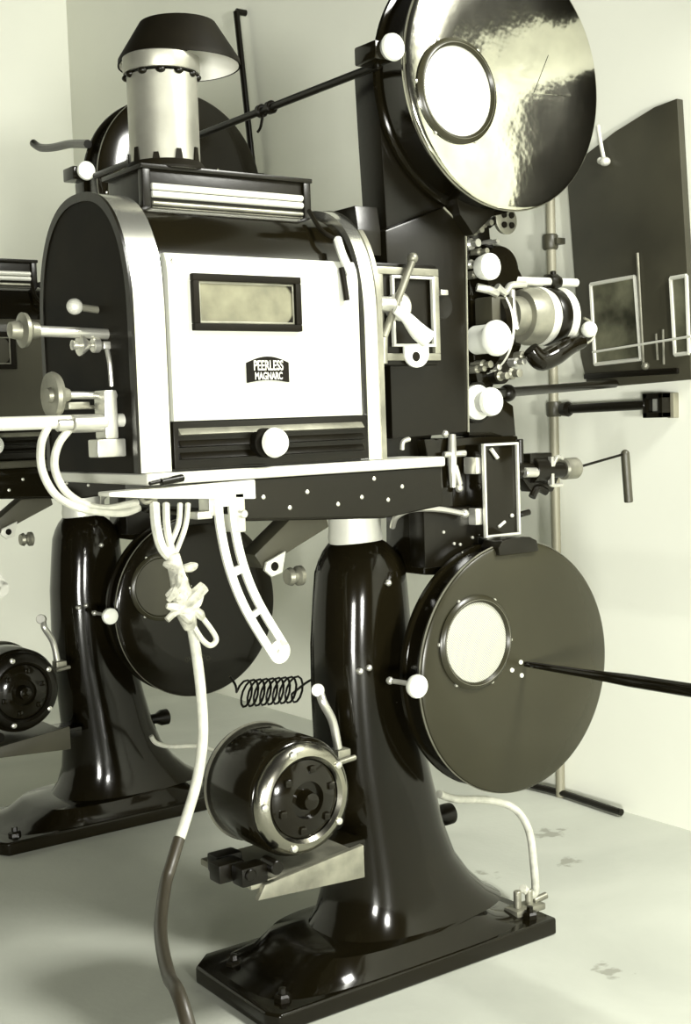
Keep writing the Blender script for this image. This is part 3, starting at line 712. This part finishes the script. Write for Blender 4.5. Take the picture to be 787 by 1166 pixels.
# white knobs at the rims
kq = P(477, 782, Y=1.775); m = MB(); m.lathe((kq.x, 1.79, kq.z), (0, -1, 0), [(-.005, 0), (-.005, .012), (.002, .019), (.010, .0215), (.016, .020), (.021, .012), (.022, 0)], 32); m.build('latch_knob', WH, lm, 'white latch knob')
m = MB(); m.cyl(P(444, 775, Y=1.84), P(470, 779, Y=1.80), .0045); m.ball(P(444, 775, Y=1.84), .007); m.build('latch_pin', NI, lm)
kq = P(449, 53, Y=1.785); m = MB(); m.lathe((kq.x, 1.80, kq.z), (0, -1, 0), [(-.02, 0), (-.02, .014), (.002, .020), (.010, .0235), (.016, .022), (.021, .013), (.022, 0)], 32); m.build('latch_knob', WH, um, 'white latch knob')
m = MB(); m.box(kq.x-.03, kq.x+.012, 1.80, 1.86, kq.z-.02, kq.z+.012, .004); m.build('latch_block', GL, um)
# door centre screws
for (px, py) in ((593, 754), (583, 763), (594, 769)):
    q = P(px, py, Y=1.798); m = MB(); m.lathe((q.x, 1.799, q.z), (0, -1, 0), [(0, 0), (0, .0045), (.003, .004), (.0045, 0)], 12); m.build('hub_screw', WH, lm)
# hinge handle on top of the lower magazine
m = MB(); a = P(566, 636, Y=1.80); b = P(614, 634, Y=1.80); t0 = P(578, 619, Y=1.80); t1 = P(606, 621, Y=1.80)
m.prism([(1.650, 1.79, .785), (1.648, 1.79, .800), (1.658, 1.79, .812), (1.680, 1.79, .816), (1.73, 1.79, .814), (1.748, 1.79, .806), (1.752, 1.79, .785)], V(0, .05, 0), .003); m.build('top_lug', SB, lm)
# embossed triangle on the upper door
tr = [P(625, 62, Y=1.797), P(608, 106, Y=1.797), P(652, 110, Y=1.797)]
m = MB(); m.prism([V(p.x, 1.7995, p.z) for p in tr], V(0, -.002, 0), .0008, 1); m.build('embossed_triangle', DU, um)
# worn emblem low on the lower door
q = P(592, 842, Y=1.797)
m = MB()
for k, dx in enumerate((-.036, -.020, -.004, .012, .028)):
    m.lathe((q.x+dx, 1.7992, q.z+.006*math.sin(k)), (0, -1, 0), [(0, .007), (.0008, .0066), (.0008, .0045), (0, .0045)], 12, closed=True)
m.build('worn_emblem', DR, lm)
# long rod sticking out of the lower magazine door
r0 = P(598, 756, Y=1.80); rx_ = r0.x
r1 = P(787, 786, X=rx_)
m = MB(); m.lathe((rx_, 1.80, r0.z), V(0, r1.y-1.80, r1.z-r0.z), [(0, 0), (0, .005), (.03, .006), (.16, .008), (.26, .0115), (.62, .0125), (.62, 0)], 20); ro = m.build('door_rod', GL, root, near=True)
m = MB(); m.lathe(V(rx_, 1.80, r0.z)+V(0, r1.y-1.80, r1.z-r0.z).normalized()*.60, V(0, r1.y-1.80, r1.z-r0.z), [(0, 0), (0, .014), (.01, .018), (.03, .018), (.04, .01), (.04, 0)], 24); m.build('rod_knob', SB, ro, near=True)

# ---------------- second machine, 1.22 m further along the wall
bpy.context.view_layer.update()
def copy_tree(o, parent=None):
    c = o.copy(); C.objects.link(c); c.parent = parent
    for ch_ in [k for k in ALL if k.parent is o]:
        if ch_.name in NEAR: continue
        copy_tree(ch_, c)
    return c
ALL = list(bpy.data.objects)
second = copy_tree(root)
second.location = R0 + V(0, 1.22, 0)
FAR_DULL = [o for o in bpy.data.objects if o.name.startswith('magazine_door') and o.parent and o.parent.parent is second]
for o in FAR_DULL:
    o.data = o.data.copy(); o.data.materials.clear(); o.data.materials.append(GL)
# shade on the far machine is put into darker material colours
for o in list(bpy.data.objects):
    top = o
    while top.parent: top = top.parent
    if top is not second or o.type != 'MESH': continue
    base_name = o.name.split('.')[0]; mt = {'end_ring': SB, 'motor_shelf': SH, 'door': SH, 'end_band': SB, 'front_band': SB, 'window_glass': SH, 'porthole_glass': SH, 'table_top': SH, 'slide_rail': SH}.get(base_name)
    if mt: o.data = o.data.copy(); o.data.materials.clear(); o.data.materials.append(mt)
second['label'] = 'black film projector standing behind at left, mostly hidden by the nearer projector'

# ------------------------------------------------------------------ loose things
# armoured supply cable with loops and tie
m = MB()
YC = 1.80
top = [P(206, 690, Y=YC), P(216, 705, Y=YC), P(223, 740, Y=YC), P(229, 790, Y=YC), P(231, 840, Y=YC), P(224, 890, Y=YC), P(211, 935, Y=YC-.03)]
g0 = P(188, 1010, Y=1.72); g1 = P(183, 1060, Y=1.62); g2 = P(192, 1110, Y=1.50); g3 = P(214, 1166, Y=1.38); g4 = V(g3.x+.02, 1.28, .02)
cab = empty('supply_cable', V(g4.x, g4.y, 0))
tag(cab, 'thick cable hanging from the lamphouse table, pale above and dark braided below', 'cable')
m.tube(top+[P(203, 960, Y=1.76)], .0085, 14, 10); m.build('pale_sheath', CB, cab, 'pale upper sheath of the cable')
m = MB(); m.tube([P(204, 955, Y=1.762), P(195, 985, Y=1.745), g0, g1, g2, g3, g4, g4+V(.2, -.25, -.004)], .0095, 14, 14)
m.build('braided_sleeve', BR, cab, 'dark braided lower part of the cable')
m = MB()
def ribbon(pts, r): m.tube(pts, r, 8, 6)
ribbon([P(176, 574, Y=1.81), P(178, 600, Y=1.79), P(185, 625, Y=1.785), P(200, 640, Y=1.785)], .008)
ribbon([P(189, 574, Y=1.81), P(190, 600, Y=1.79), P(195, 625, Y=1.785), P(202, 645, Y=1.785)], .006)
ribbon([P(205, 574, Y=1.81), P(203, 598, Y=1.79), P(192, 625, Y=1.785), P(190, 635, Y=1.785)], .0045)
ribbon([P(214, 574, Y=1.81), P(211, 600, Y=1.79), P(199, 632, Y=1.785)], .0045)
m.build('cable_loop', CB, cab, 'pale loops at the top of the cable')
m = MB(); ribbon([P(220, 690, Y=1.785), P(232, 705, Y=1.78), P(246, 726, Y=1.78), P(240, 735, Y=1.78), P(230, 728, Y=1.78), P(220, 712, Y=1.785)], .0045); m.build('spare_loop', CB, cab)
m = MB()
m.tube([P(196, 632, Y=1.785), P(202, 655, Y=1.78), P(210, 690, Y=1.785), P(217, 715, Y=1.79)], [.012, .013, .018, .010], 12)
for i in range(16):
    a = P(196+random.random()*26, 642+random.random()*62, Y=1.78); b = a+V(random.uniform(-.03, .03), random.uniform(-.012, .008), random.uniform(-.03, .03))
    m.tube([a, mid(a, b)+V(0, -.006, 0), b], [.006, .008, .004], 8, 4)
m.tube([P(210, 690, Y=1.775), P(222, 678, Y=1.77), P(232, 668, Y=1.77)], [.008, .011, .010], 8)
m.tube([P(208, 690, Y=1.775), P(198, 698, Y=1.77), P(190, 706, Y=1.77)], [.007, .006, .005], 8)
m.build('cloth_tie', TI, cab, 'ragged pale cloth tie around the cable')
m = MB()
q = P(158, 560, Y=1.80)
m.tube([P(178, 568, Y=1.81), P(165, 572, Y=1.81), P(160, 562, Y=1.82), P(168, 556, Y=1.84)], .0035, 8); m.build('cable_hook', ND, cab)

# two pale lamp leads
for (pts, lab) in (([(56, 484), (47, 505), (48, 535), (62, 562), (84, 576), (108, 582), (140, 584), (158, 578)], 'outer of two pale lamp leads curving under the near lamphouse'),
                   ([(82, 486), (67, 505), (62, 530), (72, 556), (92, 572), (120, 579), (156, 572)], 'inner of two pale lamp leads curving under the near lamphouse')):
    m = MB(); n = len(pts); m.origin = P(*pts[0], Y=1.86)
    m.tube([P(x, y, Y=1.86-.02*math.sin(PI*i/(n-1))) for i, (x, y) in enumerate(pts)], .0062, 10, 10)
    o = m.build('lamp_lead', CB); tag(o, lab, 'cable', 'pale leads at the lamphouse end')

# tie rod from the near upper magazine back to the other one
a = V(1.455, 1.86, 1.665); a = P(432, 74, X=1.455); b = V(1.455, a.y+1.15, a.z)
m = MB(); m.origin = a; m.cyl(a, b, .0075)
for t in (.30, .33): m.cyl(a.lerp(b, t), a.lerp(b, t+.012), .013)
m.tube([a.lerp(b, .33)+V(0, 0, -.005), a.lerp(b, .34)+V(0, 0, -.03), a.lerp(b, .35)+V(0, 0, -.038)], .003, 6)
tag(m.build('tie_rod', SB), 'long thin dark rod between the two upper magazines', 'rod')
# rod left of the far magazine
a = P(100, 164, Y=3.09); b = P(46, 168, Y=3.5)
m = MB(); m.origin = a; m.tube([a, P(80, 164, Y=3.25), P(60, 168, Y=3.4), b, P(38, 163, Y=3.55)], .011, 10)
tag(m.build('bent_rod', SB), 'short bent dark rod left of the far upper magazine', 'rod')
# hanging thin rod behind the chimney
a = P(269, 13, X=2.50); b = P(289, 200, X=2.50)
m = MB(); m.origin = b; m.cyl(a, b, .011, n=12); m.cyl(b, V(2.54, b.y, b.z), .011); m.cyl(a, V(2.54, a.y, a.z), .011)
tag(m.build('wall_rod', SB), 'upright thin dark rod on the wall behind the chimney', 'rod')

# vertical conduit on the front wall
m = MB(); py0 = 2.49; m.origin = V(2.515, py0, 0)
root_c = empty('wall_conduit', V(2.515, py0, 0)); tag(root_c, 'slim upright conduit on the front wall left of the dark shutter panel', 'pipe')
m = MB(); m.cyl((2.515, py0+.02, 0.0), (2.515, py0+.0, 2.3), .0125); m.build('pipe', PIP, root_c)
for py in (275, 321, 466):
    q = P(630, py, X=2.515); m = MB(); m.lathe((2.515, py0+.01, q.z-.02), (0, 0, 1), [(0, 0), (0, .018), (.005, .021), (.035, .021), (.04, .018), (.04, 0)], 20); m.box(2.51, 2.542, py0-.02, py0+.035, q.z-.008, q.z+.008, .002); m.build('coupling', SH, root_c)
q = P(641, 466, X=2.50); e = P(737, 461, X=2.50)
wr = empty('pipe_bracket', V(2.54, e.y, e.z)); tag(wr, 'dark horizontal arm and bracket box on the wall below the shutter panel', 'bracket')
m = MB(); m.cyl((2.50, q.y, q.z), (2.50, e.y, e.z), .012); m.lathe((2.50, q.y, q.z), (0, -1, 0), [(0, 0), (0, .018), (.02, .020), (.03, .014), (.03, 0)], 16); m.build('arm', SB, wr)
a = P(735, 476, X=2.50); b = P(757, 447, X=2.50)
m = MB()
def frame_yz(m, y0, y1, z0, z1, t, x0, x1):
    m.box(x0, x1, y0, y1, z1-t, z1, .002); m.box(x0, x1, y0, y1, z0, z0+t, .002); m.box(x0, x1, y0, y0+t, z0, z1, .002); m.box(x0, x1, y1-t, y1, z0, z1, .002)
frame_yz(m, b.y, a.y, a.z, b.z, .014, 2.49, 2.54); m.build('bracket_frame', SB, wr)
m = MB(); m.box(2.51, 2.54, b.y+.014, a.y-.014, a.z+.014, b.z-.014, .002); m.build('bracket_plate', AL, wr)
a = P(763, 476, X=2.53); b = P(770, 447, X=2.53)
m = MB(); m.box(2.52, 2.54, b.y, a.y, a.z, b.z, .002); m.build('bracket_tab', PIP, wr)

# fire shutter panel over the ports
XP = 2.515
sp = empty('port_shutter', V(2.53, 2.27, 1.12)); tag(sp, 'large dark steel port shutter panel with sloping top on the front wall', 'shutter panel')
m = MB(); m.prism([P(645, 193, X=XP), P(700, 150, X=XP)+V(0, 0, 0), P(745, 122, X=XP), P(771, 112, X=XP), P(782, 300, X=XP), P(787, 432, X=XP), P(684, 441, X=XP), P(668, 436, X=XP), P(661, 405, X=XP)], V(.022, 0, 0), .002)
m.build('panel', SH, sp)
def quadframe(corners, w, name, mt, glass=True):
    """corners on the panel face, as photo points"""
    pts = [P(x, y, X=XP) for x, y in corners]; m = MB()
    for i in range(len(pts)):
        a, b = pts[i], pts[(i+1) % len(pts)]
        m.tube([a-V(.004, 0, 0), b-V(.004, 0, 0)], w, 6, 1)
    m.build(name, mt, sp)
    if glass:
        m = MB(); m.prism(pts, V(-.003, 0, 0), 0); m.build('port_glass', PWG, sp)
quadframe([(674, 324), (724, 315), (731, 409), (679, 415)], .005, 'port_frame', BD)
quadframe([(765, 317), (783, 314), (786, 402), (770, 404)], .005, 'port_frame', BD)
m = MB(); m.tube([P(726, 288, X=XP-.006), P(733, 420, X=XP-.006)], .0035, 8, 1); m.ball(P(735, 417, X=XP-.006), .010); m.build('guide_wire', ND, sp)
m = MB(); m.tube([P(747, 380, X=XP-.006), P(749, 410, X=XP-.006)], .003, 8, 1); m.tube([P(755, 375, X=XP-.006), P(756, 415, X=XP-.006)], .003, 8, 1); m.build('slide_pin', ND, sp)
m = MB(); m.tube([P(675, 401, X=XP-.014), P(787, 383, X=XP-.014)], .003, 8, 1); m.build('pull_wire', BD, sp)
m = MB(); m.tube([P(681, 143, X=XP-.012), P(684, 162, X=XP-.012), P(688, 182, X=XP-.012)], .005, 8); m.ball(P(689, 184, X=XP-.012), .014, (1, 1, .8)); m.ball(P(684, 183, X=XP-.012), .009); m.build('release_lever', BD, sp, 'small pale release lever')
m = MB(); m.box(XP-.01, XP, P(770, 300, X=XP).y-.005, P(655, 300, X=XP).y-.03, 1.128, 1.142, .003); m.build('bottom_rail', SB, sp)

m = MB(); m.box(2.505, 2.54, .99, 1.80, 1.05, 1.88, .003); m.origin = V(2.53, 1.48, 1.05)  # unseen dark panel, added to be mirrored in the upper magazine door
tag(m.build('reflection_panel', MB_), 'dark panel added out of view, mirrored by the upper magazine door', 'panel')
m = MB(); m.box(2.46, 2.54, -2.4, 1.75, 2.09, 2.5, .004); m.build('reflection_trim_1', MB_)['kind'] = 'structure'  # unseen dark strip, added to darken the top of that door's reflection
# pale hose from the pedestal to the base clamp
hp = [(500, 904, 2.04), (520, 910, 2.06), (555, 911, 2.08), (585, 920, 2.06), (602, 945, 2.02), (608, 985, 1.97), (609, 1018, 1.92)]
m = MB(); m.origin = P(609, 1030, Y=1.91); m.tube([P(x, y, Y=yy) for x, y, yy in hp]+[V(1.798, 1.908, .085)], .0085, 12, 10)
tag(m.build('drain_hose', CB), 'pale rubber hose arching down beside the near pedestal foot', 'hose')
# pale lead low behind, and drooping coil wires
m = MB(); m.origin = P(172, 846, Y=2.9); m.tube([P(172, 838, Y=2.9), P(178, 846, Y=2.9), P(195, 850, Y=2.9), P(230, 850, Y=2.9), P(262, 862, Y=2.9)], .006, 10)
tag(m.build('floor_lead', CB), 'thin pale lead between the two pedestals', 'cable')
m = MB(); m.origin = P(300, 785, Y=2.6); pts = []
for k in range(0, 9*12):
    t = k/12; c = P(276+7.2*t, 790-0.6*t, Y=2.6); pts.append(c+V(.012*math.sin(2*PI*t), .026*math.cos(2*PI*t), .030*math.sin(2*PI*t)))
m.tube(pts, .0028, 6, 1)
m.tube([P(262, 770, Y=2.6), P(268, 780, Y=2.6), pts[0]], .003, 6); m.tube([pts[-1], P(348, 778, Y=2.55), P(362, 770, Y=2.45), P(375, 760, Y=2.1)], .003, 6)
tag(m.build('coiled_lead', SB), 'dark coiled lead behind the near pedestal', 'cable')
# dark cable lying along the wall foot
m = MB(); m.origin = V(2.50, 2.4, .01); m.tube([P(600, 893, Z=.012), P(640, 903, Z=.012), P(668, 912, Z=.012), P(695, 921, Z=.012), P(708, 925, Z=.012)], .009, 10)
tag(m.build('floor_cable', SB), 'short dark cable on the floor at the foot of the front wall', 'cable')

# ------------------------------------------------------------------ light
def area(name, loc, target, sx, sy, power, col=(1, 1, .93)):
    l = bpy.data.lights.new(name, 'AREA'); l.shape = 'RECTANGLE'; l.size = sx; l.size_y = sy; l.energy = power; l.color = col
    o = bpy.data.objects.new(name, l); C.objects.link(o); o.location = loc
    o.rotation_euler = (Vector(target)-Vector(loc)).to_track_quat('-Z', 'Y').to_euler(); return o
area('flood_lamp', (-2.1, -2.4, .45), (2.3, 2.7, 1.6), .75, .75, 340)
area('flash_lamp', (.05, -3.4, .72), (2.0, 4.5, 1.8), .45, .45, 300)
area('booth_lamp', (2.25, .1, 2.7), (2.15, 1.9, .0), .5, .7, 165)
w = bpy.data.worlds.new('world'); bpy.context.scene.world = w; w.use_nodes = True
bg = w.node_tree.nodes['Background']; bg.inputs['Color'].default_value = (1, .98, .86, 1); bg.inputs['Strength'].default_value = .05
vs = bpy.context.scene.view_settings
vs.view_transform = 'Standard'; vs.look = 'None'; vs.gamma = 1; vs.use_curve_mapping = False; vs.exposure = -0.15
